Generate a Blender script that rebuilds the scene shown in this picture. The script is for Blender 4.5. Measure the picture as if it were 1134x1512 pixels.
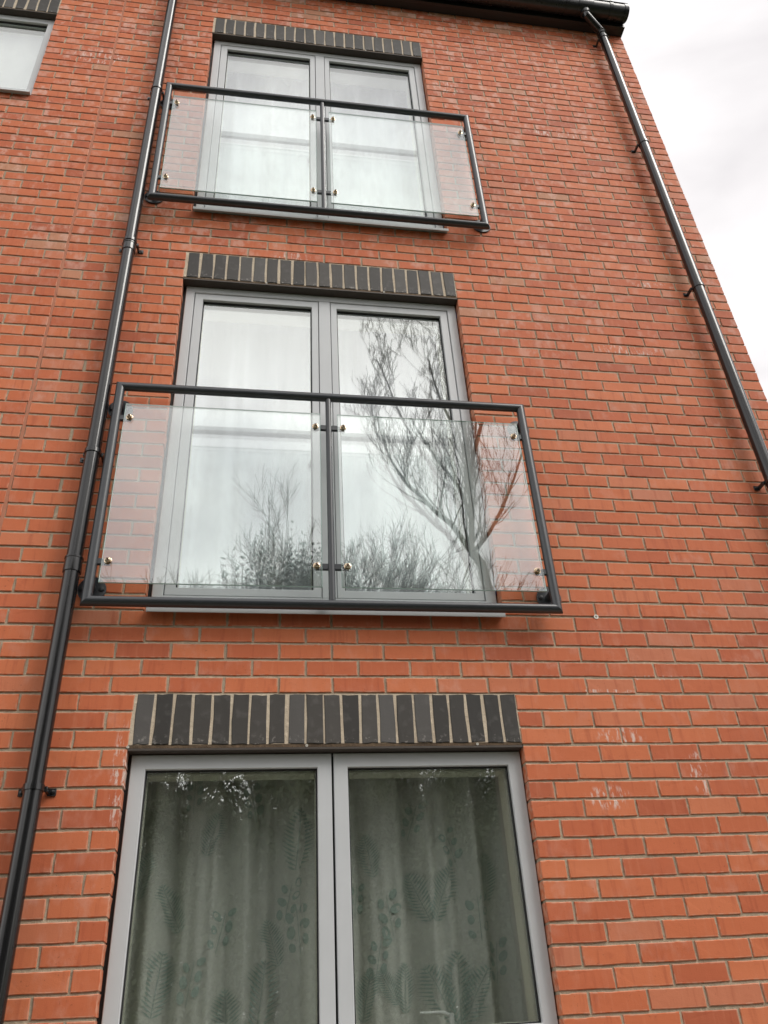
import bpy, bmesh, math, random
from mathutils import Vector, Matrix, noise
R = math.radians
for o in list(bpy.data.objects): bpy.data.objects.remove(o)
scene = bpy.context.scene
COL = scene.collection

# ------------------------------------------------------------------ camera
CAM_LOC = Vector((0.47432, -3.28239, -1.00705))
CAM_ROT = (R(122.91054), R(3.03187), R(-8.26103))
FPX = 1202.683                                     # focal length for a 1134 px wide frame
cam_d = bpy.data.cameras.new('camera'); cam = bpy.data.objects.new('camera', cam_d); COL.objects.link(cam)
cam.location = CAM_LOC; cam.rotation_euler = CAM_ROT
cam_d.sensor_fit = 'HORIZONTAL'; cam_d.sensor_width = 36; cam_d.lens = 36 * FPX / 1134
cam_d.clip_start = 0.05; cam_d.clip_end = 2000
scene.camera = cam

# ------------------------------------------------------------------ sky and sun (bright overcast)
SUN_DIR = Vector((0.66, -0.58, 1.0)).normalized()      # towards the sun
elev = math.asin(SUN_DIR.z); azim = math.atan2(SUN_DIR.x, SUN_DIR.y)
world = bpy.data.worlds.new('World'); scene.world = world; world.use_nodes = True
nt = world.node_tree; nt.nodes.clear()
def wn(t, **k):
    n = nt.nodes.new(t)
    for a, b in k.items(): setattr(n, a, b)
    return n
sky = wn('ShaderNodeTexSky', sky_type='NISHITA', sun_disc=False)
sky.sun_elevation = elev; sky.sun_rotation = azim
tc = wn('ShaderNodeTexCoord')
mp = wn('ShaderNodeMapping'); mp.inputs['Location'].default_value = (4.18, 3.0, 2.65); mp.inputs['Scale'].default_value = (1, 1, 1.5)
nz = wn('ShaderNodeTexNoise'); nz.inputs['Scale'].default_value = 1.7; nz.inputs['Detail'].default_value = 7; nz.inputs['Roughness'].default_value = 0.48; nz.inputs['Distortion'].default_value = 0.35
rp = wn('ShaderNodeValToRGB')
rp.color_ramp.elements[0].position = 0.36; rp.color_ramp.elements[0].color = (4.6, 4.38, 4.4, 1)
rp.color_ramp.elements[1].position = 0.64; rp.color_ramp.elements[1].color = (12.4, 12.1, 11.5, 1)
e = rp.color_ramp.elements.new(0.5); e.color = (7.7, 7.45, 7.35, 1)
mx = wn('ShaderNodeMix', data_type='RGBA'); mx.inputs['Factor'].default_value = 0.93
bg = wn('ShaderNodeBackground'); bg.inputs['Strength'].default_value = 0.12
wo = wn('ShaderNodeOutputWorld')
L = nt.links.new
L(tc.outputs['Generated'], mp.inputs['Vector']); L(mp.outputs['Vector'], nz.inputs['Vector']); L(nz.outputs['Fac'], rp.inputs['Fac'])
L(sky.outputs['Color'], mx.inputs['A']); L(rp.outputs['Color'], mx.inputs['B']); L(mx.outputs['Result'], bg.inputs['Color']); L(bg.outputs['Background'], wo.inputs['Surface'])
sun_d = bpy.data.lights.new('sun', 'SUN'); sun_d.energy = 1.5; sun_d.angle = R(28); sun_d.color = (1, 0.96, 0.9)
sun = bpy.data.objects.new('sun', sun_d); COL.objects.link(sun); sun.rotation_euler = SUN_DIR.to_track_quat('Z', 'Y').to_euler(); sun.location = (6, -4, 9)
scene.view_settings.view_transform = 'Standard'; scene.view_settings.look = 'None'
scene.view_settings.exposure = 0.52; scene.view_settings.gamma = 1; scene.view_settings.use_curve_mapping = False
scene.render.resolution_x = 768; scene.render.resolution_y = 1024
scene.render.engine = 'CYCLES'
scene.cycles.max_bounces = 10; scene.cycles.transparent_max_bounces = 16; scene.cycles.glossy_bounces = 5

# ------------------------------------------------------------------ material helpers
class NB:
    def __init__(s, name):
        s.m = bpy.data.materials.new(name); s.m.use_nodes = True; s.t = s.m.node_tree; s.t.nodes.clear()
        s.out = s.n('ShaderNodeOutputMaterial')
    def n(s, t, **k):
        n = s.t.nodes.new(t)
        for a, b in k.items(): setattr(n, a, b)
        return n
    def l(s, a, b): s.t.links.new(a, b)
    def setin(s, sock, v):
        if isinstance(v, bpy.types.NodeSocket): s.l(v, sock)
        else: sock.default_value = v
    def math(s, op, a, b=0.0, c=None, clamp=False):
        n = s.n('ShaderNodeMath', operation=op); n.use_clamp = clamp
        s.setin(n.inputs[0], a); s.setin(n.inputs[1], b)
        if c is not None: s.setin(n.inputs[2], c)
        return n.outputs[0]
    def noise(s, vec, scale, detail=3, rough=.5):
        n = s.n('ShaderNodeTexNoise'); n.inputs['Scale'].default_value = scale; n.inputs['Detail'].default_value = detail; n.inputs['Roughness'].default_value = rough
        s.l(vec, n.inputs['Vector']); return n.outputs['Fac']
    def mapv(s, vec, scale=(1, 1, 1), loc=(0, 0, 0)):
        n = s.n('ShaderNodeMapping'); n.inputs['Scale'].default_value = scale; n.inputs['Location'].default_value = loc
        s.l(vec, n.inputs['Vector']); return n.outputs[0]
    def ramp(s, fac, stops):
        n = s.n('ShaderNodeValToRGB'); el = n.color_ramp.elements
        el[0].position, el[0].color = stops[0][0], (*stops[0][1], 1)
        el[1].position, el[1].color = stops[-1][0], (*stops[-1][1], 1)
        for p, c in stops[1:-1]:
            q = el.new(p); q.color = (*c, 1)
        s.l(fac, n.inputs[0]); return n.outputs[0]
    def step(s, v, a, b):            # smoothstep a..b -> 0..1
        n = s.n('ShaderNodeMapRange', interpolation_type='SMOOTHSTEP'); s.setin(n.inputs[0], v)
        n.inputs[1].default_value = a; n.inputs[2].default_value = b; return n.outputs[0]
    def mix(s, f, a, b, bt='MIX'):
        n = s.n('ShaderNodeMix', data_type='RGBA', blend_type=bt)
        s.setin(n.inputs['Factor'], f); s.setin(n.inputs['A'], a if isinstance(a, bpy.types.NodeSocket) else (*a, 1)); s.setin(n.inputs['B'], b if isinstance(b, bpy.types.NodeSocket) else (*b, 1))
        return n.outputs['Result']
    def bump(s, h, strength, dist):
        n = s.n('ShaderNodeBump'); n.inputs['Strength'].default_value = strength; n.inputs['Distance'].default_value = dist
        s.l(h, n.inputs['Height']); return n.outputs[0]
    def pbr(s, col, rough=.6, metal=0, normal=None, spec=.5, coat=0):
        b = s.n('ShaderNodeBsdfPrincipled')
        s.setin(b.inputs['Base Color'], col if isinstance(col, bpy.types.NodeSocket) else (*col, 1)); s.setin(b.inputs['Roughness'], rough); s.setin(b.inputs['Metallic'], metal)
        s.setin(b.inputs['Specular IOR Level'], spec); s.setin(b.inputs['Coat Weight'], coat)
        if normal: s.l(normal, b.inputs['Normal'])
        s.l(b.outputs[0], s.out.inputs[0]); return b
    def pos(s): return s.n('ShaderNodeNewGeometry').outputs['Position']

def brick_material(name, joined, dark=False):
    b = NB(name); P = b.pos()
    if joined: r = b.n('ShaderNodeAttribute', attribute_name='rnd').outputs['Fac']
    else: r = b.n('ShaderNodeObjectInfo').outputs['Random']
    r2 = b.math('FRACT', b.math('MULTIPLY', r, 37.17))
    r3 = b.math('FRACT', b.math('MULTIPLY', r, 91.7))
    uv = b.n('ShaderNodeUVMap', uv_map='UV').outputs[0]
    sx = b.n('ShaderNodeSeparateXYZ'); b.l(uv, sx.inputs[0])
    sp = b.n('ShaderNodeSeparateXYZ'); b.l(P, sp.inputs[0])
    # distance to the brick's edge, metres
    du = b.math('MULTIPLY', b.math('MINIMUM', sx.outputs[0], b.math('SUBTRACT', 1.0, sx.outputs[0])), .065 if dark else .215)
    dv = b.math('MULTIPLY', b.math('MINIMUM', sx.outputs[1], b.math('SUBTRACT', 1.0, sx.outputs[1])), .215 if dark else .065)
    ed = b.math('MINIMUM', du, dv)
    # noise moved per brick so neighbours do not continue each other
    cv = b.n('ShaderNodeCombineXYZ'); b.l(b.math('MULTIPLY', r, 50.0), cv.inputs[1]); b.l(b.math('MULTIPLY', r2, 3.0), cv.inputs[0])
    va = b.n('ShaderNodeVectorMath', operation='ADD'); b.l(P, va.inputs[0]); b.l(cv.outputs[0], va.inputs[1]); Q = va.outputs[0]
    fine = b.noise(Q, 260, 4, .6); mid = b.noise(Q, 24, 3); drag = b.noise(b.mapv(Q, (34, 10, 3)), 1.0, 3, .6)
    big = b.noise(P, 1.1, 3)
    if dark:
        col = b.ramp(r2, [(0, (.026, .023, .020)), (.45, (.042, .037, .032)), (.8, (.060, .053, .046)), (1, (.092, .086, .082))])
        col = b.mix(b.math('MULTIPLY', b.step(mid, .52, .75), .30), col, (.14, .13, .125))
        bot = b.math('MULTIPLY', b.step(sx.outputs[1], .24, .02), b.step(b.noise(Q, 60, 4), .55, .72))
        col = b.mix(b.math('MULTIPLY', bot, .55), col, (.42, .39, .36))
        rough, spec = .62, .45
    else:
        col = b.ramp(r2, [(0, (.43, .108, .050)), (.12, (.52, .130, .055)), (.6, (.59, .160, .065)), (.88, (.63, .190, .082)), (1, (.54, .19, .105))])
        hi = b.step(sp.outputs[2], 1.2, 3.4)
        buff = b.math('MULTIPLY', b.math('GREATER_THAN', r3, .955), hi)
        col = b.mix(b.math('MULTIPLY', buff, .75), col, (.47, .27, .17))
        col = b.mix(b.math('MULTIPLY', b.step(b.noise(P, .55, 4, .6), .50, .70), .22), col, (.40, .095, .045))
        # vertical drag marks
        col = b.mix(b.math('MULTIPLY', b.step(drag, .54, .72), .38), col, (.33, .060, .026))
        col = b.mix(b.math('MULTIPLY', b.step(drag, .44, .28), .28), col, (.64, .235, .13))
        col = b.mix(b.math('MULTIPLY', b.step(mid, .60, .80), .30), col, (.36, .07, .032))
        # efflorescence with its own outline; height boost paints veiling haze into the upper bricks
        salt_haze_n = b.noise(b.mapv(Q, (15, 6, 9)), 1.0, 4, .60)
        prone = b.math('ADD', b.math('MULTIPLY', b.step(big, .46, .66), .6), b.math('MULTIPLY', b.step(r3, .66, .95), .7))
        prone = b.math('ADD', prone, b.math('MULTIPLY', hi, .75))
        salt = b.math('MULTIPLY', b.step(salt_haze_n, .47, .72), prone, clamp=True)  # efflorescence and painted haze in one mask
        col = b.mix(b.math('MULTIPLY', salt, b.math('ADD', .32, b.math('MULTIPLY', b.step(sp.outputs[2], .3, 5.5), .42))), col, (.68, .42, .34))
        # pale arrises
        rim = b.math('MULTIPLY', b.step(ed, .0065, .0015), b.step(b.noise(Q, 45, 3), .36, .62))
        col = b.mix(b.math('MULTIPLY', rim, .50), col, (.62, .40, .29))
        # lime runs: (x, z, half width, half height)
        run = None; streak = b.step(b.noise(b.mapv(P, (48, 1, 14)), 1.0, 5, .7), .50, .62)
        for (x, z, wx, wz) in [(2.04, .035, .11, .045), (2.36, -.125, .05, .10), (1.93, -.22, .10, .05), (2.28, .30, .24, .012), (2.00, .235, .16, .012),
                               (-.03, -.10, .035, .22), (.60, 2.95, .12, .05), (2.55, 4.55, .25, .05), (1.75, 5.0, .12, .1), (2.9, 2.95, .16, .03), (-.75, 4.9, .2, .1), (2.62, 2.36, .22, .05)]:
            a = b.math('DIVIDE', b.math('SUBTRACT', sp.outputs[0], x), wx); c = b.math('DIVIDE', b.math('SUBTRACT', sp.outputs[2], z), wz)
            m = b.step(b.math('ADD', b.math('MULTIPLY', a, a), b.math('MULTIPLY', c, c)), 1.3, .25)
            run = m if run is None else b.math('MAXIMUM', run, m)
        col = b.mix(b.math('MULTIPLY', b.math('MULTIPLY', run, streak), .85), col, (.72, .60, .54))
        # small pits
        col = b.mix(b.math('MULTIPLY', b.step(b.noise(Q, 130, 2), .70, .76), .5), col, (.14, .04, .022))
        rough, spec = .72, .32
    col = b.mix(b.math('MULTIPLY', fine, .22), col, (.30, .085, .035) if not dark else (.02, .02, .02))
    h = b.math('ADD', b.math('MULTIPLY', fine, .55), b.math('MULTIPLY', drag, .8)); h = b.math('ADD', h, mid)
    b.pbr(col, rough, 0, b.bump(h, .55, .0016), spec)
    return b.m

def mortar_material(name, c0, c1):
    b = NB(name); P = b.pos(); n1 = b.noise(P, 9, 4); n2 = b.noise(P, 180, 4, .65); n3 = b.noise(P, 45, 3)
    col = b.ramp(n1, [(.3, c0), (.7, c1)])
    col = b.mix(b.math('MULTIPLY', b.step(n3, .55, .75), .5), col, tuple(min(1, v * 1.5) for v in c1))
    col = b.mix(b.math('MULTIPLY', b.step(n2, .5, .7), .4), col, tuple(v * .55 for v in c0))
    h = b.math('ADD', b.math('MULTIPLY', n2, .6), n3)
    b.pbr(col, .9, 0, b.bump(h, .9, .004), .25); return b.m

def plain(name, col, rough=.5, metal=0, spec=.5, var=.12, nscale=14, bump=0, coat=0, stretch=(1, 1, 1)):
    b = NB(name); P = b.mapv(b.pos(), stretch); n = b.noise(P, nscale, 4, .6); n2 = b.noise(P, nscale * 14, 3)
    c = b.mix(n, tuple(v * (1 - var) for v in col), tuple(min(1, v * (1 + var)) for v in col))
    rr = b.math('ADD', b.math('MULTIPLY', n, .14), rough - .07)
    b.pbr(c, rr, metal, b.bump(n2, .4, bump) if bump else None, spec, coat); return b.m

def glass_material(name, base, ior, tint, dirt=.03):
    b = NB(name)
    ge = b.n('ShaderNodeNewGeometry'); dt = b.n('ShaderNodeVectorMath', operation='DOT_PRODUCT'); b.l(ge.outputs['Normal'], dt.inputs[0]); b.l(ge.outputs['Incoming'], dt.inputs[1])
    r0 = ((ior - 1) / (ior + 1)) ** 2
    sch = b.math('MULTIPLY', b.math('POWER', b.math('SUBTRACT', 1.0, b.math('ABSOLUTE', dt.outputs['Value'])), 5.0), 1 - r0)   # Schlick, the same from both sides of the sheet
    fac = b.math('ADD', sch, r0 + base, clamp=True)
    t = b.n('ShaderNodeBsdfTransparent'); t.inputs[0].default_value = (*tint, 1)
    g = b.n('ShaderNodeBsdfGlossy'); g.inputs['Roughness'].default_value = 0.0; g.inputs['Color'].default_value = (.97, .99, 1, 1)
    m = b.n('ShaderNodeMixShader'); b.l(fac, m.inputs[0]); b.l(t.outputs[0], m.inputs[1]); b.l(g.outputs[0], m.inputs[2])
    d = b.n('ShaderNodeBsdfDiffuse'); d.inputs[0].default_value = (.7, .7, .68, 1)
    P = b.pos(); dn = b.math('MULTIPLY', b.step(b.noise(b.mapv(P, (6, 1, 2.2)), 1.0, 5, .6), .42, .8), dirt)
    m2 = b.n('ShaderNodeMixShader'); b.l(dn, m2.inputs[0]); b.l(m.outputs[0], m2.inputs[1]); b.l(d.outputs[0], m2.inputs[2])
    b.l(m2.outputs[0], b.out.inputs[0]); return b.m

def cloth_material(name, col, trans=.5, weave=900):
    b = NB(name); P = b.pos(); n = b.noise(b.mapv(P, (weave, 60, weave * .25)), 1.0, 2); n2 = b.noise(b.mapv(P, (12, 12, 3)), 1.0, 3)
    c = b.mix(n, tuple(v * .82 for v in col), col); c = b.mix(b.math('MULTIPLY', n2, .25), c, tuple(v * .75 for v in col))
    d = b.n('ShaderNodeBsdfDiffuse'); t = b.n('ShaderNodeBsdfTranslucent'); b.l(c, d.inputs[0]); b.l(c, t.inputs[0])
    m = b.n('ShaderNodeMixShader'); m.inputs[0].default_value = trans; b.l(d.outputs[0], m.inputs[1]); b.l(t.outputs[0], m.inputs[2]); b.l(m.outputs[0], b.out.inputs[0]); return b.m

M = {}
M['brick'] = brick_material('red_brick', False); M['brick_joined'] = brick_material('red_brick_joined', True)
M['soldier'] = brick_material('blue_black_brick', False, dark=True)
M['mortar'] = mortar_material('mortar', (.36, .295, .215), (.50, .415, .305))
M['mortar_light'] = mortar_material('lintel_mortar', (.50, .41, .31), (.62, .53, .41))
M['mortar_dirty'] = mortar_material('stained_mortar', (.075, .052, .035), (.16, .11, .07))
M['steel'] = plain('lintel_steel', (.060, .048, .040), .55, 0, .4, .4, 20, .002)
M['sealant'] = plain('sealant', (.43, .175, .105), .75, 0, .3, .2, 20, .001)
M['frame'] = plain('grey_window_paint', (.53, .545, .56), .38, 0, .5, .05, 9)
M['frame_in'] = plain('cream_inner_frame', (.72, .70, .60), .5, 0, .4, .05)
M['gasket'] = plain('rubber_gasket_and_gap_shade', (.012, .012, .013), .6)  # real gaskets, and black strips that stand in for gap shade
M['rail'] = plain('powder_coated_rail', (.034, .038, .044), .33, 0, .6, .2, 20, .0004)
M['pipe'] = plain('black_plastic_pipe', (.011, .011, .012), .20, 0, .6, .5, 9, .0006, 0, (1, 1, .15))
M['gutter'] = plain('black_gutter', (.020, .022, .025), .28, 0, .5, .3, 6)
M['fascia'] = plain('black_fascia', (.024, .024, .027), .40, 0, .5, .2, 6)
M['pane'] = glass_material('window_glass', .20, 1.52, (.96, .98, .97), .025)
M['balcony_glass'] = glass_material('balcony_glass', .105, 1.52, (.95, .975, .965), .07)
M['glass_edge'] = plain('glass_edge', (.55, .74, .69), .15, 0, .9, .2, 30)
M['brass'] = plain('dome_nut', (.62, .50, .36), .22, 1, .5, .15, 60)
M['bolt_dark'] = plain('bolt_socket', (.07, .035, .018), .5, .3)
M['handle'] = plain('pale_handle', (.75, .75, .73), .3, .2)
M['plaster'] = plain('plaster', (.82, .80, .68), .8, 0, .2, .05)
M['room'] = plain('room_wall', (.70, .68, .62), .9, 0, .2, .1, 3)
M['net'] = cloth_material('white_net', (.88, .87, .95), .15)
M['print_cloth'] = cloth_material('grey_linen', (.84, .84, .79), .1)
M['leaf_print'] = cloth_material('green_leaf_print', (.56, .66, .61), .1)
M['blind'] = cloth_material('white_blind', (.88, .88, .86), .2)
M['blue'] = plain('blue_packer', (.03, .06, .28), .5)
M['white_plastic'] = plain('white_plastic', (.7, .68, .62), .5)
M['bark'] = plain('bark', (.125, .115, .095), .9, 0, .2, .4, 6, .01)
M['tile'] = plain('roof_tile', (.06, .06, .065), .7, 0, .3, .3, 5)
def leaf_mat():
    b = NB('evergreen_leaf'); n = b.noise(b.pos(), 1.4, 3); c = b.ramp(n, [(.3, (.022, .035, .016)), (.7, (.055, .075, .032))])
    b.pbr(c, .55, 0, None, .4); return b.m
M['leaf'] = leaf_mat()
def ground_mat():
    b = NB('ground'); P = b.pos(); n = b.noise(P, .35, 4); n2 = b.noise(P, 60, 3)
    c = b.ramp(n, [(.4, (.045, .060, .022)), (.6, (.075, .085, .035))]); c = b.mix(b.math('MULTIPLY', n2, .5), c, (.05, .04, .025))
    b.pbr(c, .95, 0, b.bump(n2, .6, .02), .2); return b.m
M['ground'] = ground_mat()
M['paving'] = plain('paving', (.26, .25, .23), .9, 0, .2, .15, 3, .002)

# ------------------------------------------------------------------ mesh helpers
class MB:
    def __init__(s): s.v = []; s.f = []; s.mi = []; s.rnd = []; s.uv = []
    def add(s, vs, fs, mi=0, rnd=0.0, uvs=None):
        o = len(s.v); s.v += [tuple(p) for p in vs]
        s.uv += uvs if uvs else [(0, 0)] * len(vs)
        for f in fs: s.f.append(tuple(o + i for i in f)); s.mi.append(mi); s.rnd.append(rnd)
    def box(s, a, b, mi=0):
        (x0, y0, z0), (x1, y1, z1) = a, b
        s.add([(x0, y0, z0), (x1, y0, z0), (x1, y1, z0), (x0, y1, z0), (x0, y0, z1), (x1, y0, z1), (x1, y1, z1), (x0, y1, z1)],
              [(0, 3, 2, 1), (4, 5, 6, 7), (0, 1, 5, 4), (1, 2, 6, 5), (2, 3, 7, 6), (3, 0, 4, 7)], mi)
    def cbox(s, a, b, c=.002, mi=0):                  # chamfered box
        (x0, y0, z0), (x1, y1, z1) = a, b
        bm = bmesh.new(); bmesh.ops.create_cube(bm, size=1)
        for v in bm.verts: v.co = Vector(((x0 + x1) / 2 + v.co.x * (x1 - x0), (y0 + y1) / 2 + v.co.y * (y1 - y0), (z0 + z1) / 2 + v.co.z * (z1 - z0)))
        bmesh.ops.bevel(bm, geom=list(bm.edges), offset=c, segments=1, affect='EDGES')
        bm.verts.index_update(); s.add([v.co[:] for v in bm.verts], [[v.index for v in f.verts] for f in bm.faces], mi); bm.free()
    def tube(s, pts, rad, n=14, mi=0, caps=True):
        pts = [Vector(p) for p in pts]; rads = rad if isinstance(rad, (list, tuple)) else [rad] * len(pts)
        rings = []; up = None
        for i, p in enumerate(pts):
            a = pts[max(0, i - 1)]; c = pts[min(len(pts) - 1, i + 1)]
            d0 = (p - a).normalized() if i else (c - p).normalized(); d1 = (c - p).normalized() if i < len(pts) - 1 else d0
            t = (d0 + d1).normalized(); k = 1 / max(.4, t.dot(d0))
            if up is None: up = Vector((0, 0, 1)) if abs(t.z) < .9 else Vector((0, 1, 0))
            u = (up - t * up.dot(t)).normalized(); w = t.cross(u); up = u
            ax = (d1 - d0); ax = ax.normalized() if ax.length > 1e-5 else None   # widen the mitre
            ring = []
            for j in range(n):
                q = (u * math.cos(2 * math.pi * j / n) + w * math.sin(2 * math.pi * j / n)) * rads[i]
                if ax: q = q + ax * q.dot(ax) * (k - 1)
                ring.append(p + q)
            rings.append(ring)
        vs = [q for r in rings for q in r]; fs = []
        for i in range(len(pts) - 1):
            for j in range(n): fs.append((i * n + j, i * n + (j + 1) % n, (i + 1) * n + (j + 1) % n, (i + 1) * n + j))
        if caps: fs += [tuple(range(n))[::-1], tuple((len(pts) - 1) * n + j for j in range(n))]
        s.add(vs, fs, mi)
    def lathe(s, o, axis, prof, n=20, mi=0):           # prof: (dist along axis, radius)
        axis = Vector(axis).normalized(); u = axis.orthogonal().normalized(); w = axis.cross(u); o = Vector(o)
        vs = [o + axis * d + (u * math.cos(2 * math.pi * j / n) + w * math.sin(2 * math.pi * j / n)) * r for d, r in prof for j in range(n)]
        fs = [(i * n + j, i * n + (j + 1) % n, (i + 1) * n + (j + 1) % n, (i + 1) * n + j) for i in range(len(prof) - 1) for j in range(n)]
        fs += [tuple(range(n))[::-1], tuple((len(prof) - 1) * n + j for j in range(n))]
        s.add(vs, fs, mi)
    def ring(s, x0, x1, z0, z1, w, y0, y1, c=.003, wt=None, wb=None, wl=None, wr=None, mi=0):   # mitred rectangular frame, chamfered front edges
        wt = wt or w; wb = wb or w; wl = wl or w; wr = wr or w
        out = [(x0, z0), (x1, z0), (x1, z1), (x0, z1)]; inn = [(x0 + wl, z0 + wb), (x1 - wr, z0 + wb), (x1 - wr, z1 - wt), (x0 + wl, z1 - wt)]
        def off(R_, d): return [(R_[0][0] + d, R_[0][1] + d), (R_[1][0] - d, R_[1][1] + d), (R_[2][0] - d, R_[2][1] - d), (R_[3][0] + d, R_[3][1] - d)]
        loops = [(out, y1), (out, y0 + c), (off(out, c), y0), (off(inn, -c), y0), (inn, y0 + c), (inn, y1)]
        vs = [(p[0], y, p[1]) for lp, y in loops for p in lp]; fs = []
        for i in range(len(loops)):
            k = (i + 1) % len(loops)
            for j in range(4): fs.append((i * 4 + j, i * 4 + (j + 1) % 4, k * 4 + (j + 1) % 4, k * 4 + j))
        s.add(vs, fs, mi)
    def mesh(s, name, mats, smooth=False, attr=False):
        me = bpy.data.meshes.new(name); me.from_pydata(s.v, [], s.f)
        for m in (mats if isinstance(mats, (list, tuple)) else [mats]): me.materials.append(M[m])
        me.polygons.foreach_set('material_index', s.mi)
        if attr:
            a = me.attributes.new('rnd', 'FLOAT', 'FACE'); a.data.foreach_set('value', s.rnd)
        uvl = me.uv_layers.new(name='UV')
        idx = [0] * len(me.loops); me.loops.foreach_get('vertex_index', idx)
        flat = [c for i in idx for c in s.uv[i]]; uvl.data.foreach_set('uv', flat)
        bm = bmesh.new(); bm.from_mesh(me); bmesh.ops.recalc_face_normals(bm, faces=bm.faces); bm.to_mesh(me); bm.free()
        if smooth:
            me.polygons.foreach_set('use_smooth', [True] * len(me.polygons)); me.set_sharp_from_angle(angle=R(38))
        me.update(); return me
    def obj(s, name, mats, parent=None, smooth=False, attr=False):
        return link(name, s.mesh(name, mats, smooth, attr), parent)
def link(name, me, parent=None):
    o = bpy.data.objects.new(name, me); COL.objects.link(o)
    if parent is not None:
        o.parent = parent; o.matrix_parent_inverse = Matrix.Translation(-parent_world(parent))
    return o
def parent_world(p):
    v = Vector((0, 0, 0))
    while p is not None: v += p.location + (p.matrix_parent_inverse.translation if p.parent else Vector((0, 0, 0))); p = p.parent
    return v
def empty(name, loc=(0, 0, 0)):
    o = bpy.data.objects.new(name, None); o.empty_display_size = .2; COL.objects.link(o); o.location = loc; return o
def tag(o, label, cat, group=None):
    o['label'] = label; o['category'] = cat
    if group: o['group'] = group
    return o

# projection used only to rank the bricks by the size they show
_Rm = cam.rotation_euler.to_matrix()
def project(p):
    c = _Rm.transposed() @ (Vector(p) - CAM_LOC)
    return 567 + FPX * c.x / -c.z, 756 - FPX * c.y / -c.z, -c.z

# ------------------------------------------------------------------ ground
GZ = -2.6
g = MB()
g.add([(-900, -900, GZ), (900, -900, GZ), (900, 900, GZ), (-900, 900, GZ)], [(0, 1, 2, 3)]); go = g.obj('ground', 'ground'); go['kind'] = 'structure'
g = MB(); g.box((-14, -1.9, GZ - .1), (8, -.02, GZ + .03)); go = g.obj('footpath', 'paving'); go['kind'] = 'structure'

# ------------------------------------------------------------------ the building
PITCH = .2265; CO = .075; J = .005
def cx(k): return .005 + PITCH * k
XL, XR = cx(-13), cx(15) - .005            # wall ends
JR = cx(7) + .005                          # right jamb of the three stacked openings
JL = cx(-5) + .005                         # right jamb of the neighbouring window
ROWS = range(-34, 83); ZTOP = 6.135
JX = -.011                                  # left jamb
OPEN = [(JX, JR, -1.05, .225), (JX, JR, .60, 2.925), (JX, JR, 3.30, 5.625), (cx(-12), JL, 4.35, 5.625)]
MJ = (cx(-3) - .007, cx(-3) + .007)

building = empty('apartment_building', (0, 0, GZ))
tag(building, 'red brick apartment block with grey windows and dark brick lintels', 'building')

# mortar backing, decomposed round the openings
w = MB(); e_ = .004
xs = sorted(set([XL, XR - e_] + [v for o in OPEN for v in (o[0] - e_, o[1] + e_)])); zs = sorted(set([GZ - .2, ZTOP] + [v for o in OPEN for v in (o[2] - e_, (o[3] + .001))]))
def in_open(x, z): return any(o[0] - e_ < x < o[1] + e_ and o[2] - e_ < z < o[3] + .001 for o in OPEN)
solid = {}
for i in range(len(xs) - 1):
    for k in range(len(zs) - 1):
        solid[i, k] = not in_open((xs[i] + xs[i + 1]) / 2, (zs[k] + zs[k + 1]) / 2)
Y0, Y1 = .0050, .098
for (i, k), s_ in solid.items():
    if not s_: continue
    x0, x1, z0, z1 = xs[i], xs[i + 1], zs[k], zs[k + 1]
    w.add([(x0, Y0, z0), (x1, Y0, z0), (x1, Y0, z1), (x0, Y0, z1)], [(0, 1, 2, 3)]); w.add([(x0, Y1, z0), (x1, Y1, z0), (x1, Y1, z1), (x0, Y1, z1)], [(3, 2, 1, 0)])
    for (di, dk, q) in ((-1, 0, (x0, z0, x0, z1)), (1, 0, (x1, z0, x1, z1)), (0, -1, (x0, z0, x1, z0)), (0, 1, (x0, z1, x1, z1))):
        if not solid.get((i + di, k + dk), False):
            w.add([(q[0], Y0, q[1]), (q[2], Y0, q[3]), (q[2], Y1, q[3]), (q[0], Y1, q[1])], [(0, 1, 2, 3)])
w.box((XR - .012, .0985, GZ - .2), (XR - .008, 7.0, ZTOP))       # flank wall going back
w.box((XL, .0985, GZ - .2), (XL + .004, 7.0, ZTOP))
wall = w.obj('wall', 'mortar', building)

rng = random.Random(11)
def brick_geo(wd, ht, rg, depth=.1, ro=1.0):
    a, b = wd / 2, ht / 2; j = lambda s: rg.uniform(-s, s)
    pts = [(-a, -b), (-a * .35, -b), (a * .38, -b), (a, -b), (a, j(b * .3)), (a, b), (a * .33, b), (-a * .36, b), (-a, b), (-a, j(b * .3))]
    outer = [(x + j(.0018 * ro), z + j(.0016 * ro)) for x, z in pts]
    c = .0020 + rg.random() * .0012
    front = [(x - math.copysign(c, x) * (abs(x) > a * .8), z - math.copysign(c, z) * (abs(z) > b * .8)) for x, z in outer]
    n = 10
    vs = [(x, j(.0004), z) for x, z in front] + [(x, c * .8, z) for x, z in outer] + [(x, depth, z) for x, z in outer]
    uv = [((x / wd) + .5, (z / ht) + .5) for x, y, z in vs]
    fs = [tuple(range(n))] + [(i, (i + 1) % n, n + (i + 1) % n, n + i) for i in range(n)] + [(n + i, n + (i + 1) % n, 2 * n + (i + 1) % n, 2 * n + i) for i in range(n)]
    return vs, fs, uv
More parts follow.
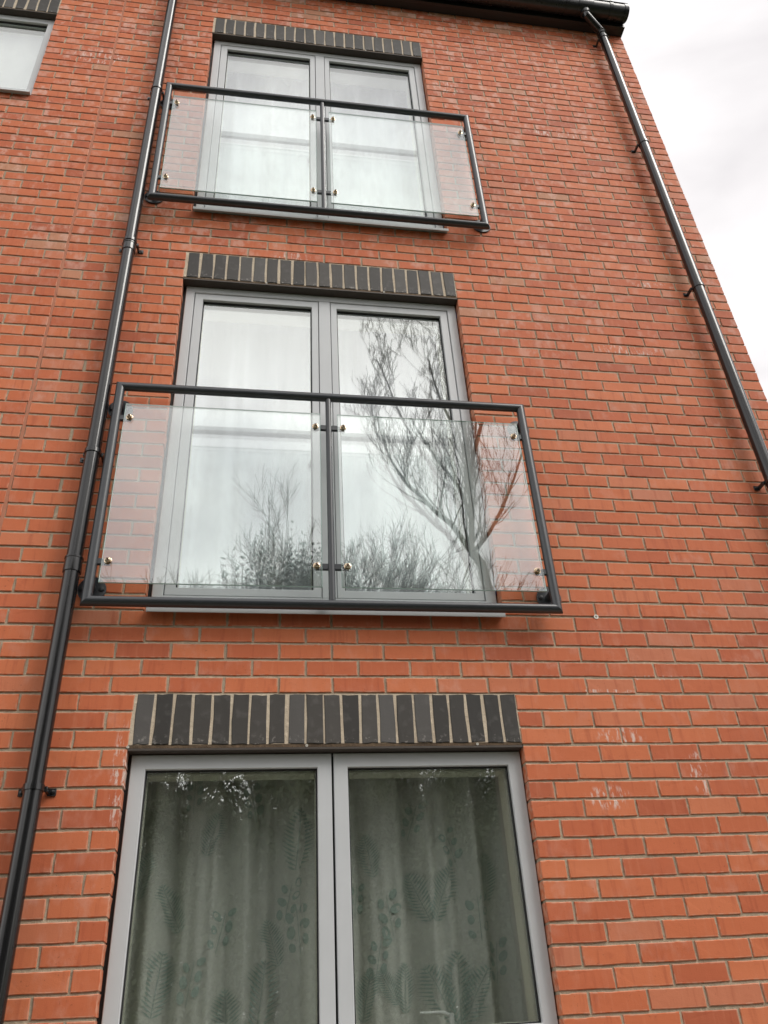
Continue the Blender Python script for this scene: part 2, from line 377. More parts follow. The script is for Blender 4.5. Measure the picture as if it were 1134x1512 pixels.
# lay out every brick
lay = []
for n in ROWS:
    zc = (n - .5) * CO
    if zc > ZTOP + .02: continue
    cuts = [(XL, XR)]
    def cut(c0, c1):
        global cuts
        out = []
        for a, b in cuts:
            if c1 <= a or c0 >= b: out.append((a, b))
            else:
                if c0 > a: out.append((a, c0))
                if c1 < b: out.append((c1, b))
        cuts = out
    for (x0, x1, z0, z1) in OPEN:
        if z0 < zc < z1: cut(x0, x1)
    cut(*MJ)
    sh = 0 if n % 2 else .5
    for k in range(-16, 18):
        b0, b1 = cx(k + sh) + J, cx(k + 1 + sh) - J
        for a, b in cuts:
            q0, q1 = max(b0, a), min(b1, b)
            if q1 - q0 > .03: lay.append((q0, q1, zc))
def shown(b):
    u, v, d = project(((b[0] + b[1]) / 2, 0, b[2]))
    if not (-20 < u < 1154 and -15 < v < 1527): return -1
    return (b[1] - b[0]) / d ** 3
lay.sort(key=shown, reverse=True)
NIND = 300
# shared meshes for the single bricks, lengths grouped
cache = {}
def brick_mesh(wd, idx):
    key = (round(wd, 2), idx)
    if key not in cache:
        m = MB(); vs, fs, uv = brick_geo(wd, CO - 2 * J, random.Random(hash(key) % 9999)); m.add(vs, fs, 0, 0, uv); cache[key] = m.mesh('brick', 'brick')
    return cache[key], wd
def width_of(me): return me
for i, (a, b, zc) in enumerate(lay[:NIND]):
    wd = b - a; me, _ = brick_mesh(wd, rng.randrange(9))
    o = bpy.data.objects.new('brick', me); COL.objects.link(o); o.parent = wall
    o.matrix_parent_inverse = Matrix.Translation(-parent_world(wall))
    o.location = ((a + b) / 2, rng.uniform(-.0017, .0012), zc + rng.uniform(-.0012, .0012)); o.rotation_euler = (rng.uniform(-.012, .012), rng.uniform(-.003, .003), rng.uniform(-.006, .006))
st = MB()
for (a, b, zc) in lay[NIND:]:
    vs, fs, uv = brick_geo(b - a, CO - 2 * J, rng); dy = rng.uniform(-.0017, .0012); dz = rng.uniform(-.0012, .0012); t1 = rng.uniform(-.012, .012); t2 = rng.uniform(-.006, .006); t3 = rng.uniform(-.003, .003)
    xm = (a + b) / 2
    st.add([(xm + x, y + dy - z * t1 + x * t2, zc + dz + z + x * t3) for x, y, z in vs], fs, 0, rng.random(), uv)
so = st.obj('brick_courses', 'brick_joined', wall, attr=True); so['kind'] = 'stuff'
mj = MB(); mj.box((MJ[0] - .001, .0022, GZ), (MJ[1] + .001, .03, ZTOP)); mj.obj('movement_joint', 'sealant', wall)

# lintels: bearing angle with a course of upright dark bricks
for li, (x0, x1, zb, nb, start) in enumerate([(0.0, JR, 0.0, 21, 0), (0.0, JR, 2.7, 21, 0), (0.0, JR, 5.4, 21, 0), (cx(-12), JL, 5.4, 21, 11)]):
    lm = MB()
    xs0 = x0; x0 = x0 + JX if li < 3 else x0
    lm.cbox((x0 + .001, -.001, zb - .011), (x1 - .001, .0975, zb - .001), .0015, 0)
    lm.box((x0 - .001, .0030, zb + .0005), (x1 + .001, .097, zb + .0135), 1)
    lm.box((x0 - .0035, .0032, zb + .0137), (x1 + .0035, .0975, zb + .2245), 2)
    lo = lm.obj('lintel', ['steel', 'mortar_dirty', 'mortar_light'], building)
    x0 = xs0; pit = (x1 - x0) / nb
    for k in range(nb):
        if start == 11 and k < 9: continue
        wd = .0635 + rng.uniform(-.0015, .0015); m = MB(); vs, fs, uv = brick_geo(wd, .207, rng, .09, 1.5); m.add(vs, fs, 0, 0, uv)
        o = m.obj('soldier_brick', 'soldier', lo); o.location = (x0 + pit * (k + .5) + rng.uniform(-.0015, .0015), rng.uniform(-.0012, .0012), zb + .117 + rng.uniform(-.0015, .0015)); o.rotation_euler = (0, rng.uniform(-.008, .008), 0)
    if li < 3:
        for wx in ([-.010, .689, 1.40] if li == 0 else [.46, 1.15]):
            m = MB(); m.lathe((wx, .003, zb + .005), (0, -1, 0), [(0, .0052), (.0055, .0052), (.0055, .0032), (.001, .0030)], 12); m.obj('weep_tube', 'white_plastic', lo, True)
pl = MB(); pl.lathe((2.043, .004, .600), (0, -1, 0), [(0, .011), (.007, .011), (.007, .006), (.002, .0055)], 14); pl.obj('wall_plug', 'white_plastic', building, True)

# inner walls: reveal lining and a room behind every window
def room(x0, x1, z0, z1, il, ir, it):
    r_ = MB(); a, b = .120, .225
    for (p, q) in [((x0 - .12, a, z0 - .12), (x0 + il, b, z1 + .12)), ((x1 - ir, a, z0 - .12), (x1 + .12, b, z1 + .12)), ((x0 + il + .0005, a, z1 - it), (x1 - ir - .0005, b, z1 + .12)), ((x0 + il + .0005, a, z0 - .12), (x1 - ir - .0005, b, z0 + .03))]: r_.box(p, q, 0)
    X0, X1, Z0, Z1, D0, D1 = x0 - .45, x1 + .45, z0 - .12, z1 + .13, .2255, 3.2
    for (p, q) in [((X0, D0, Z0), (x0 - .11, D0 + .01, Z1)), ((x1 + .11, D0, Z0), (X1, D0 + .01, Z1)), ((X0, D1, Z0), (X1, D1 + .02, Z1)), ((X0 - .02, D0, Z0), (X0 - .001, D1, Z1)), ((X1 + .001, D0, Z0), (X1 + .02, D1, Z1)), ((X0, D0, Z1 + .001), (X1, D1, Z1 + .02)), ((X0, D0, Z0 - .02), (X1, D1, Z0 - .001))]: r_.box(p, q, 1)
    r_.obj('room', ['plaster', 'room'], building)
for (x0, x1, z0, z1) in OPEN: room(x0, x1, z0, z1 - .225, *((.098, .098, .100) if z1 - z0 > 2 else (.058, .058, .070)))

FY = .050                                      # outer face of the frames
def sash(parent, x0, x1, z0, z1, wt, wb, wl, wr, y0, handle=None):
    m = MB(); m.ring(x0, x1, z0, z1, 0, y0, y0 + .055, .0025, wt, wb, wl, wr)
    so_ = m.obj('sash', 'frame', parent)
    g0, g1, h0, h1 = x0 + wl, x1 - wr, z0 + wb, z1 - wt
    m.__init__(); m.ring(g0 + .0005, g1 - .0005, h0 + .0005, h1 - .0005, .005, y0 + .016, y0 + .030, .001); m.obj('gasket', 'gasket', parent)
    m.__init__(); m.box((g0 + .001, y0 + .024, h0 + .001), (g1 - .001, y0 + .040, h1 - .001)); m.obj('pane', 'pane', parent)
    m.__init__(); m.ring(x0 + .004, x1 - .004, z0 + .004, z1 - .004, 0, y0 + .0555, y0 + .068, .002, wt + .004, wb + .004, wl + .004, wr + .004); m.obj('inner_bead', 'frame_in', parent)
def french(zb):
    # zb: lintel soffit. door frame with two glazed leaves
    z0, z1 = zb - 2.065, zb - .012; x0, x1 = .006, JR - .007
    m = MB(); m.ring(x0, x1, z0, z1, 0, FY, .098, .003, .046, .063, .050, .052); m.cbox((.7655, FY + .0005, z0 + .063), (.8315, .097, z1 - .046), .002)
    fr = m.obj('french_window', 'frame', building); fr['label'] = 'grey double glazed french window with two leaves'
    zt, zq = z1 - .049, z0 + .066
    sash(fr, x0 + .0535, .7625, zq, zt, .046, .040, .046, .038, FY + .004)
    sash(fr, .8345, x1 - .0555, zq, zt, .046, .040, .036, .043, FY + .004)
    # black strip standing in for the shadow in the rebate
    m = MB(); m.box((x0 + .045, FY + .030, z0 + .06), (x1 - .047, FY + .034, z0 + .0665)); m.obj('rebate_shade_strip', 'gasket', fr)
    m = MB(); m.cbox((x0 - .004, -.034, zb - 2.124), (x1 + .004, -.0305, zb - 2.100), .001); m.add([(x0 - .004, -.0305, zb - 2.104), (x1 + .004, -.0305, zb - 2.104), (x1 + .004, .0480, zb - 2.086), (x0 - .004, .0480, zb - 2.086), (x0 - .004, -.0305, zb - 2.100), (x1 + .004, -.0305, zb - 2.100), (x1 + .004, .0480, zb - 2.082), (x0 - .004, .0480, zb - 2.082)],
        [(0, 3, 2, 1), (4, 5, 6, 7), (0, 1, 5, 4), (1, 2, 6, 5), (2, 3, 7, 6), (3, 0, 4, 7)]); m.obj('sill', 'frame', fr)
    m = MB(); m.box((x0, .049, zb - 2.10), (x1, .097, zb - 2.0655)); m.obj('sub_sill', 'gasket', fr)
    for (pz, hh) in ((-.055, .05), (-.42, .03), (-.80, .02), (-1.93, .035)):
        m = MB(); m.cbox((x1 + .0008, FY + .006, zb + pz - hh), (x1 + .0055, FY + .05, zb + pz), .0008); m.obj('packer', 'blue', fr)
    m = MB(); m.box((x1 + .0002, .075, z0), (x1 + .0115, .0975, z1)); m.box((x0 - .0205, .062, z0), (x0 - .0002, .0975, z1)); m.box((x0, .055, z1 + .0005), (x1, .0975, z1 + .0105)); m.obj('gap_shade_fill', 'gasket', fr)  # black boards in the frame gaps stand in for their shadow
    return fr
def casement(x0, x1, zb, half=False):
    z0, z1 = zb - 1.045, zb - .014; a, b = x0 + .003, x1 - .004; mid = (a + b) / 2 - .001
    m = MB(); m.ring(a + .004, b - .004, z0 + .004, z1 - .004, .045, FY + .020, .098, .002); m.box((mid - .03, FY + .0205, z0 + .05), (mid + .03, .0975, z1 - .05))
    fr = m.obj('casement_window', 'gasket', building); fr['label'] = 'grey double casement window'
    for (p, q) in ((a, mid - .0045), (mid + .0045, b)):
        sash(fr, p, q, z0, z1, .057, .057, .057, .057, FY - .006)
        h = MB(); xm = (p + q) / 2 - .03; hy = FY + .074
        h.cbox((xm + .045, hy - .006, z0 + .045), (xm + .062, hy + .004, z0 + .105), .002); h.tube([(xm + .0535, hy + .004, z0 + .092), (xm + .0535, hy + .028, z0 + .097), (xm + .035, hy + .036, z0 + .108), (xm - .055, hy + .036, z0 + .110)], [.007, .007, .0075, .006], 10)
        h.obj('handle', 'handle', fr, True)
    m = MB(); m.cbox((a - .002, -.034, z0 - .034), (b + .002, -.0305, z0 - .012), .001); m.box((a - .002, -.0300, z0 - .016), (b + .002, .040, z0 - .012)); m.obj('sill', 'frame', fr)
    m = MB(); m.box((a, .041, z0 - .0115), (b, .097, z0 - .001)); m.box((a - .0175, .060, z0), (a + .0035, .0972, z1 - .001)); m.box((b - .0035, .060, z0), (b + .0075, .0972, z1 - .001)); m.obj('gap_shade_fill', 'gasket', fr)  # black boards round the frame put the gap's shade into colour
    return fr
casement(0.0, JR, 0.0); french(2.7); french(5.4); casement(cx(-12), JL, 5.4)

# eaves
r_ = MB()
r_.add([(XL, -.09, 6.262), (XR + .05, -.09, 6.262), (XR + .05, 4.2, 8.2), (XL, 4.2, 8.2), (XL, -.09, 6.29), (XR + .05, -.09, 6.29), (XR + .05, 4.2, 8.23), (XL, 4.2, 8.23)], [(0, 3, 2, 1), (4, 5, 6, 7), (0, 1, 5, 4), (1, 2, 6, 5), (2, 3, 7, 6), (3, 0, 4, 7)])
roof = r_.obj('roof', 'tile', building)
m = MB(); m.cbox((XL, -.062, 6.128), (XR - .002, .09, 6.138), .001); m.obj('soffit', 'fascia', roof)
m = MB(); m.cbox((XL, -.082, 6.120), (XR + .004, -.0625, 6.262), .002); m.obj('fascia', 'fascia', roof)
m = MB(); m.box((XR - .001, -.0620, 6.1205), (XR + .0035, .4, 6.262)); m.obj('box_end', 'fascia', roof)

# ------------------------------------------------------------------ gutter and downpipes
gut = empty('gutter', (0, -.15, 6.2)); tag(gut, 'black half round plastic gutter under the eaves', 'gutter')
GYC, GZC, GR = -.152, 6.196, .068; GXR = XR - .006
def gutter_piece(x0, x1, ro, ri, mb, deep=.030):
    prof = [(GYC - ro, GZC + deep)] + [(GYC - ro * math.cos(math.pi * t / 14), GZC - ro * math.sin(math.pi * t / 14)) for t in range(15)] + [(GYC + ro, GZC + deep)]
    inn = [(GYC + ri, GZC + deep)] + [(GYC + ri * math.cos(math.pi * t / 14), GZC - ri * math.sin(math.pi * t / 14)) for t in range(15)] + [(GYC - ri, GZC + deep)]
    lp = prof + inn; n = len(lp)
    mb.add([(x, y, z) for x in (x0, x1) for y, z in lp], [(i, (i + 1) % n, n + (i + 1) % n, n + i) for i in range(n)] + [tuple(range(n))[::-1], tuple(range(n, 2 * n))])
m = MB(); gutter_piece(XL, GXR - .002, GR, GR - .003, m); m.tube([(XL, GYC - GR - .001, GZC + .028), (GXR - .002, GYC - GR - .001, GZC + .028)], .006, 8); m.obj('trough', 'gutter', gut, True)
m = MB(); gutter_piece(GXR - .030, GXR + .004, GR + .004, GR + .0005, m, .031); m.lathe((GXR + .001, GYC, GZC + .002), (1, 0, 0), [(0, GR + .003), (.006, GR + .002), (.008, GR - .006)], 28); m.obj('stop_end', 'gutter', gut, True)
for gx in (3.245, 2.86, 2.2, 1.3, .4, -.5, -1.4):
    m = MB(); gutter_piece(gx - .014, gx + .014, GR + .0045, GR + .0006, m, .032); m.box((gx - .014, GYC - GR - .010, GZC + .022), (gx + .014, GYC - GR + .006, GZC + .036)); m.obj('gutter_bracket', 'gutter', gut, True)
m = MB(); gutter_piece(2.955, 3.085, GR + .004, GR + .0005, m, .031); m.lathe((3.020, GYC, GZC - GR + .004), (0, 0, -1), [(0, .043), (.028, .041), (.030, .038)], 24); m.obj('outlet', 'gutter', gut, True)

def clip(dp, x, y, z, rad):
    m = MB(); m.lathe((x, y, z - .012), (0, 0, 1), [(0, rad + .0015), (.001, rad + .0045), (.023, rad + .0045), (.024, rad + .0015)], 24)
    for s_ in (-1, 1):
        m.cbox((x + s_ * .052 - .016, -.007, z - .014), (x + s_ * .052 + .016, -.0015, z + .014), .0015)
        m.cbox((x + s_ * .040 - .006, y + .012, z - .010), (x + s_ * .040 + .006, -.006, z + .010), .0015)
        m.lathe((x + s_ * .055, -.006, z), (0, -1, 0), [(0, .008), (.004, .008), (.005, .006)], 10)
    m.obj('clip', 'pipe', dp, True)
def socket(dp, x, y, z0, z1, rad):
    m = MB(); m.lathe((x, y, z0), (0, 0, 1), [(0, rad + .001), (.001, rad + .004), (.008, rad + .0045), (z1 - z0 - .010, rad + .0035), (z1 - z0 - .008, rad + .006), (z1 - z0 - .001, rad + .006), (z1 - z0, rad + .002)], 24); m.obj('socket', 'pipe', dp, True)
PR = .034
lp = empty('downpipe', (-.318, -.068, GZ)); tag(lp, 'black plastic downpipe between the movement joint and the stacked balconies', 'downpipe', 'downpipes on the brick wall')
m = MB(); m.tube([(-.318, -.068, GZ + .03), (-.318, -.068, 6.17), (-.318, -.120, 6.20)], PR, 24); m.obj('pipe', 'pipe', lp, True)
for z in (4.44, 2.885, 1.38, -.165, -1.7): clip(lp, -.318, -.068, z, PR)
socket(lp, -.318, -.068, .735, .808, PR); socket(lp, -.318, -.068, 2.80, 2.862, PR)
RX, RY = 3.166, -.072
rp_ = empty('downpipe', (RX, RY, GZ)); tag(rp_, 'black downpipe with swan neck offset, beside the outer wall corner', 'downpipe', 'downpipes on the brick wall')
m = MB(); m.tube([(RX, RY, GZ + .03), (RX, RY, 5.985)], PR, 24); m.obj('pipe', 'pipe', rp_, True)
m = MB(); m.tube([(3.020, GYC, 6.135), (3.020, GYC, 6.100), (3.026, GYC + .004, 6.084), (3.156, RY - .006, 6.022), (RX, RY, 6.004), (RX, RY, 5.955)], .034, 22); m.obj('swan_neck', 'pipe', rp_, True)
for (x, y, z) in ((3.020, GYC, 6.128), (3.020, GYC, 6.102), (RX, RY, 5.998), (RX, RY, 5.964)):
    m = MB(); m.lathe((x, y, z - .008), (0, 0, 1), [(0, .036), (.002, .0395), (.014, .0395), (.016, .036)], 22); m.obj('collar', 'pipe', rp_, True)
for z in (5.90, 4.42, 2.885, 1.38, -.165, -1.7): clip(rp_, RX, RY, z, PR)
socket(rp_, RX, RY, .735, .808, PR)

# ------------------------------------------------------------------ glass balconies
BY = -.080; TR = .0225
def balcony(z, label):
    e0 = empty('juliet_balcony', (.794, BY, z + .598)); tag(e0, label, 'balcony', 'glass balconies across the french windows')
    xl, xr, zb, zt = -.238, 1.826, z + .598, z + 1.789
    m = MB()                                     # one welded tube loop: four mitred members
    def member(name, p, q):
        mm = MB(); mm.tube([p, q], TR, 20, caps=True)
        # mitre both ends
        c = Vector(((xl + xr) / 2, BY, (zb + zt) / 2)); vs = []
        for v in mm.v:
            v = Vector(v)
            if abs(p[2] - q[2]) < 1e-6:
                s_ = -1 if v.x < c.x else 1; up = 1 if p[2] > c.z else -1
                v.x += s_ * up * (v.z - p[2])
            else:
                s_ = -1 if v.z < c.z else 1; rt = 1 if p[0] > c.x else -1
                v.z += s_ * rt * (v.x - p[0])
            vs.append(tuple(v))
        mm.v = vs; mm.obj(name, 'rail', e0, True)
    member('top_rail', (xl, BY, zt), (xr, BY, zt)); member('bottom_rail', (xl, BY, zb), (xr, BY, zb))
    member('post', (xl, BY, zb), (xl, BY, zt)); member('post', (xr, BY, zb), (xr, BY, zt))
    mm = MB(); mm.tube([(.7965, BY, zb + TR * .8), (.7965, BY, zt - TR * .8)], .0155, 16); mm.obj('middle_post', 'rail', e0, True)
    for (a, b) in ((-.200, .7535), (.8405, 1.790)):
        g = MB(); y0, y1 = BY - .005, BY + .005; z0, z1 = z + .685, z + 1.678; c = .0012
        lo = [(a + c, z0 + c), (b - c, z0 + c), (b - c, z1 - c), (a + c, z1 - c)]; hi = [(a, z0), (b, z0), (b, z1), (a, z1)]
        vs = [(x, y0, q) for x, q in lo] + [(x, y0 + c, q) for x, q in hi] + [(x, y1 - c, q) for x, q in hi] + [(x, y1, q) for x, q in lo]
        g.add(vs, [(0, 1, 2, 3)], 0); g.add(vs, [(12, 15, 14, 13)], 0)
        for k in range(3): g.add(vs, [(k * 4 + j, k * 4 + (j + 1) % 4, k * 4 + 4 + (j + 1) % 4, k * 4 + 4 + j) for j in range(4)], 1)
        g.obj('glass_panel', ['balcony_glass', 'glass_edge'], e0)
    for (bx, px) in ((-.173, xl), (.7285, .7965), (.8685, .7965), (1.760, xr)):
        for bz in (z + .790, z + 1.590):
            t = MB(); s_ = 1 if bx > px else -1; rr = TR if abs(px - .7965) > .1 else .0155
            x0, x1 = sorted((px + s_ * rr * .7, bx + s_ * .008)); t.cbox((x0, BY + .0055, bz - .016), (x1, BY + .0105, bz + .016), .001)
            xa, xb = sorted((px + s_ * rr * .85, bx - s_ * .0265)); t.cbox((xa, BY - .004, bz - .014), (xb, BY + .0055, bz + .014), .001)
            cl = t.obj('glass_clamp', 'rail', e0)
            b_ = MB(); b_.lathe((bx, BY - .0052, bz), (0, -1, 0), [(0, .0165), (.003, .0165), (.004, .0150), (.0042, .0115), (.011, .0110), (.0165, .0085), (.0180, .0065)], 20, 0)
            b_.lathe((bx, BY - .0232, bz), (0, -1, 0), [(0, .0062), (.0006, .0060)], 12, 1)
            b_.obj('dome_nut', ['brass', 'bolt_dark'], cl, True)
    for fx, fs in ((xl, 1), (xr, -1)):
        for fz in (z + .690, z + 1.700):
            f = MB(); f.lathe((fx, -.0020, fz), (0, -1, 0), [(0, .060), (.006, .060), (.008, .058)], 28)
            f.tube([(fx, -.008, fz), (fx, BY + TR * .6, fz)], .019, 16)
            for s_ in (-1, 1): f.lathe((fx + s_ * .042, -.009, fz), (0, -1, 0), [(0, .011), (.007, .011), (.008, .008)], 6)
            f.obj('wall_bracket', 'rail', e0, True)
    return e0
balcony(0.0, 'glass balcony across the middle french window, above the casement window')
balcony(2.7, 'glass balcony across the upper french window, below the eaves')

# ------------------------------------------------------------------ curtains and blind
def fold_fn(seed, amp, freq):
    rg = random.Random(seed); ph = [rg.uniform(0, 6.28) for _ in range(6)]; fr = [freq * f for f in (1, 1.73, .57, 2.9)]
    def f(x, z):
        w_ = .35 + .65 * max(0, min(1, (1.0 - z) * 1.0)) if False else 1
        s = math.sin(fr[0] * x + ph[0] + .5 * math.sin(.9 * z + ph[4])) + .6 * math.sin(fr[1] * x + ph[1] + .35 * math.sin(1.3 * z + ph[5])) + .5 * math.sin(fr[2] * x + ph[2]) + .25 * math.sin(fr[3] * x + ph[3] + .3 * z)
        return amp * w_ * s
    return f
def curtain(x0, x1, z0, z1, y, seed, mat, label, group, amp=.016, freq=46, nx=120, nz=26):
    f = fold_fn(seed, amp, freq); m = MB(); sg = MB()
    vs = [(x0 + (x1 - x0) * i / nx, y + f(x0 + (x1 - x0) * i / nx, z0 + (z1 - z0) * k / nz), z0 + (z1 - z0) * k / nz) for k in range(nz + 1) for i in range(nx + 1)]
    fs = [(k * (nx + 1) + i, k * (nx + 1) + i + 1, (k + 1) * (nx + 1) + i + 1, (k + 1) * (nx + 1) + i) for k in range(nz) for i in range(nx)]
    m.add(vs, fs)
    t = empty('curtain', ((x0 + x1) / 2, y, z0)); tag(t, label, 'curtain', group)
    m.obj('fabric', mat, t, True)
    tp = MB(); tp.tube([(x0, y, z1 + .004), (x1, y, z1 + .004)], .010, 10); tp.obj('track', 'white_plastic', t, True)
    return t, f
CY = .300
for zb, nm in ((2.7, 'middle'), (5.4, 'upper')):
    z0, z1 = zb - 2.10, zb + .02
    for (a, b, sd, side) in ((-.08, .79, 3, 'left'), (.80, JR + .08, 7, 'right')):
        curtain(a, b, z0, z1, CY, sd + int(zb * 10), 'net', 'sheer white net curtain behind the %s leaf of the %s french window' % (side, nm), 'white net curtains', .030, 24)
def leaf_poly(m, f, y, pts, off=.0035):
    vs = [(p[0], y + f(p[0], p[1]) - off, p[1]) for p in pts]; m.add(vs, [tuple(range(len(vs)))])
def fern(m, f, y, x, z, ln, ang, rg, wide=.34):
    d = Vector((math.sin(ang), math.cos(ang))); n = Vector((d.y, -d.x)); nl = 15
    for k in range(nl):
        t = k / nl; b = Vector((x, z)) + d * ln * t; q = ln * wide * (math.sin(math.pi * (t * .82 + .16))) ** .9
        for s_ in (-1, 1):
            e1 = b + (n * s_ * .88 + d * .55) * q; wv = d * ln / nl * .30
            mid = b.lerp(e1, .45)
            leaf_poly(m, f, y, [b, mid - wv, e1, mid + wv])
    for k in range(10):
        p = Vector((x, z)) + d * ln * k / 10; q = Vector((x, z)) + d * ln * (k + 1) / 10
        leaf_poly(m, f, y, [p - n * .0014, q - n * .0014, q + n * .0014, p + n * .0014])
def sprig(m, f, y, x, z, ln, ang, rg):
    d = Vector((math.sin(ang), math.cos(ang))); n = Vector((d.y, -d.x))
    for k in range(6):
        t = (k + 1) / 6; s_ = 1 if k % 2 else -1; c = Vector((x, z)) + d * ln * t + n * s_ * ln * .17
        a = rg.uniform(-.5, .5); r0 = ln * rg.uniform(.10, .15); r1 = r0 * .72
        pts = []
        for j in range(10):
            th = 2 * math.pi * j / 10; px, pz = math.cos(th) * r0 * (1 if math.cos(th) < .5 else 1.15), math.sin(th) * r1
            ca, sa = math.cos(a + (1 if s_ > 0 else 2)), math.sin(a + (1 if s_ > 0 else 2)); pts.append(c + Vector((px * ca - pz * sa, px * sa + pz * ca)))
        leaf_poly(m, f, y, pts)
    for k in range(8):
        p = Vector((x, z)) + d * ln * k / 8; q = Vector((x, z)) + d * ln * (k + 1) / 8
        leaf_poly(m, f, y, [p - n * .0012, q - n * .0012, q + n * .0012, p + n * .0012])
for (a, b, sd, side) in ((-.08, .79, 21, 'left'), (.80, JR + .08, 25, 'right')):
    t, f = curtain(a, b, -1.10, .03, CY, sd, 'print_cloth', 'grey linen curtain printed with ferns and leaves behind the %s casement' % side, 'printed curtains', .027, 33, 220, 20)
    m = MB(); rg = random.Random(sd)
    spots = [(.22, -.62, .22, -.45), (.14, -.90, .26, .1), (.52, -.98, .30, .12), (.66, -.42, .28, .1), (.42, -1.02, .24, -.1), (.30, -.35, .2, .3), (.60, -.75, .2, -.3), (.05, -.5, .2, .2)] if side == 'left' else \
            [(1.08, -.93, .20, .05), (1.27, -.98, .27, -.45), (1.29, -.98, .30, .05), (1.31, -.98, .26, .5), (1.20, -.62, .24, -.35), (1.22, -.62, .26, .4), (.92, -.95, .2, .2), (.98, -.45, .2, -.2), (1.45, -.55, .22, .1), (1.05, -.90, .16, -.5)]
    for (x, z, ln, ang) in spots: fern(m, f, CY, x, z, ln * .85, ang, rg)
    for (x, z, ln, ang) in ([(.26, -.87, .15, .15), (.36, -.70, .15, .2), (.68, -.72, .16, -.1), (.24, -.18, .13, 0), (.62, -.60, .14, .2), (.5, -.22, .14, -.2)] if side == 'left' else [(1.05, -.68, .16, -.15), (.97, -.82, .14, .2), (1.40, -.70, .16, 0), (1.14, -.30, .14, .3), (1.34, -.42, .15, -.3), (.9, -.60, .12, .1), (1.46, -.85, .15, .1)]):
        sprig(m, f, CY, x, z, ln, ang, rg)
    po = m.obj('leaf_print', 'leaf_print', t); po['kind'] = 'stuff'
m = MB(); m.box((cx(-12) + .02, .150, 4.36), (JL - .02, .152, 5.372)); m.tube([(cx(-12) + .02, .160, 5.36), (JL - .02, .160, 5.36)], .016, 12)
bo = m.obj('roller_blind', 'blind'); tag(bo, 'white roller blind drawn down in the casement window past the movement joint', 'blind')

# ------------------------------------------------------------------ trees across the ground in front (seen mirrored in the glass)
def mirror_pt(u, v, D):                      # where a tree point must stand to be mirrored at a spot of the middle window
    d = _Rm @ Vector(((u - 567) / FPX, -(v - 756) / FPX, -1)); t = (FY + .03 - CAM_LOC.y) / d.y; p = CAM_LOC + d * t
    k = (p.y + D) / d.y; return Vector((p.x + d.x * k, -D, p.z + d.z * k))
def grow(mb, p, d, ln, rad, lvl, rg, up=.25, twig=.004, kids=(4, 5, 5, 6)):
    n = 4; pts = [p.copy()]; rads = [rad]; dd = d.copy(); q = p.copy()
    for i in range(n):
        dd = (dd + Vector((rg.gauss(0, .13), rg.gauss(0, .13), rg.gauss(0, .10) + up * .22))).normalized(); q = q + dd * ln / n
        pts.append(q.copy()); rads.append(max(twig, rad * (1 - .62 * (i + 1) / n)))
    mb.tube(pts, rads, 6 if rad > .05 else (4 if rad > .012 else 3), 0, False)
    if lvl <= 0: return
    for i in range(rg.choice(kids)):
        t = rg.uniform(.22, 1); k = min(n - 1, int(t * n)); b = pts[k].lerp(pts[k + 1], t * n - k)
        ax = Vector((rg.gauss(0, 1), rg.gauss(0, 1), rg.gauss(0, .6))).normalized()
        nd = ((pts[k + 1] - pts[k]).normalized() + ax * rg.uniform(.45, .85) + Vector((0, 0, up))).normalized()
        grow(mb, b, nd, ln * rg.uniform(.45, .72), max(twig, rads[k] * rg.uniform(.38, .6)), lvl - 1, rg, up, twig, kids)
D1 = 8.6; rg = random.Random(5)
mb = MB()
def limb(path, r0, r1, lv, ln, dens):
    P = [p if isinstance(p, Vector) else mirror_pt(p[0], p[1], D1) for p in path]
    yo = 0; ys = rg.choice((-1, 1)) * rg.uniform(.08, .22)
    for i in range(1, len(P)):
        yo += ys * rg.uniform(.5, 1.4) * (i > 1); k_ = (yo / (D1 + 3.4)); P[i] = P[i] + Vector((-(P[i].x - .474) * k_, yo, -(P[i].z + 1) * k_))
    Q_ = []
    for i in range(len(P) - 1):                      # Catmull-Rom through the marks
        a, b, c, d = P[max(0, i - 1)], P[i], P[i + 1], P[min(len(P) - 1, i + 2)]
        for t in (0, .33, .67): Q_.append(.5 * ((2 * b) + (c - a) * t + (2 * a - 5 * b + 4 * c - d) * t * t + (3 * b - a - 3 * c + d) * t ** 3))
    Q_.append(P[-1]); P = Q_
    n = len(P); mb.tube(P, [r0 + (r1 - r0) * i / (n - 1) for i in range(n)], 8, 0, False)
    for i in range(n - 1):
        seg = (P[i + 1] - P[i])
        for k in range(dens if (i % 3) != 1 else 0):
            t = rg.random(); b = P[i] + seg * t; ax = Vector((rg.gauss(0, 1), rg.gauss(0, 1), rg.gauss(0, .4))).normalized()
            d = (seg.normalized() * .7 + ax * .65 + Vector((0, 0, .55))).normalized()
            grow(mb, b, d, ln * rg.uniform(.6, 1.15), (r0 + (r1 - r0) * (i + t) / (n - 1)) * .36, lv, rg, .5, .0034, (2, 3, 3, 4))
    return P
base = mirror_pt(735, 985, D1); base.z = GZ - .05; base.x -= .1
fork = mirror_pt(690, 830, D1)
limb([base, base.lerp(fork, .5), mirror_pt(714, 885, D1), fork], .115, .075, 2, 1.0, 0)
limb([fork, (662, 790), (640, 772), (615, 745), (597, 730), (572, 690), (556, 640), (548, 600)], .050, .014, 3, 1.4, 2)
limb([fork, (690, 770), (686, 700), (680, 640), (674, 590), (668, 540), (664, 500)], .055, .014, 3, 1.4, 2)
limb([fork + (mirror_pt(690, 770, D1) - fork) * .8, (672, 735), (645, 700), (612, 650), (588, 605), (570, 560), (556, 530)], .038, .011, 3, 1.3, 2)
limb([(687, 715), (700, 660), (716, 600), (724, 540), (730, 500)], .045, .014, 3, 1.3, 2)
limb([(680, 650), (655, 600), (640, 560), (633, 530)], .035, .012, 3, 1.1, 2)
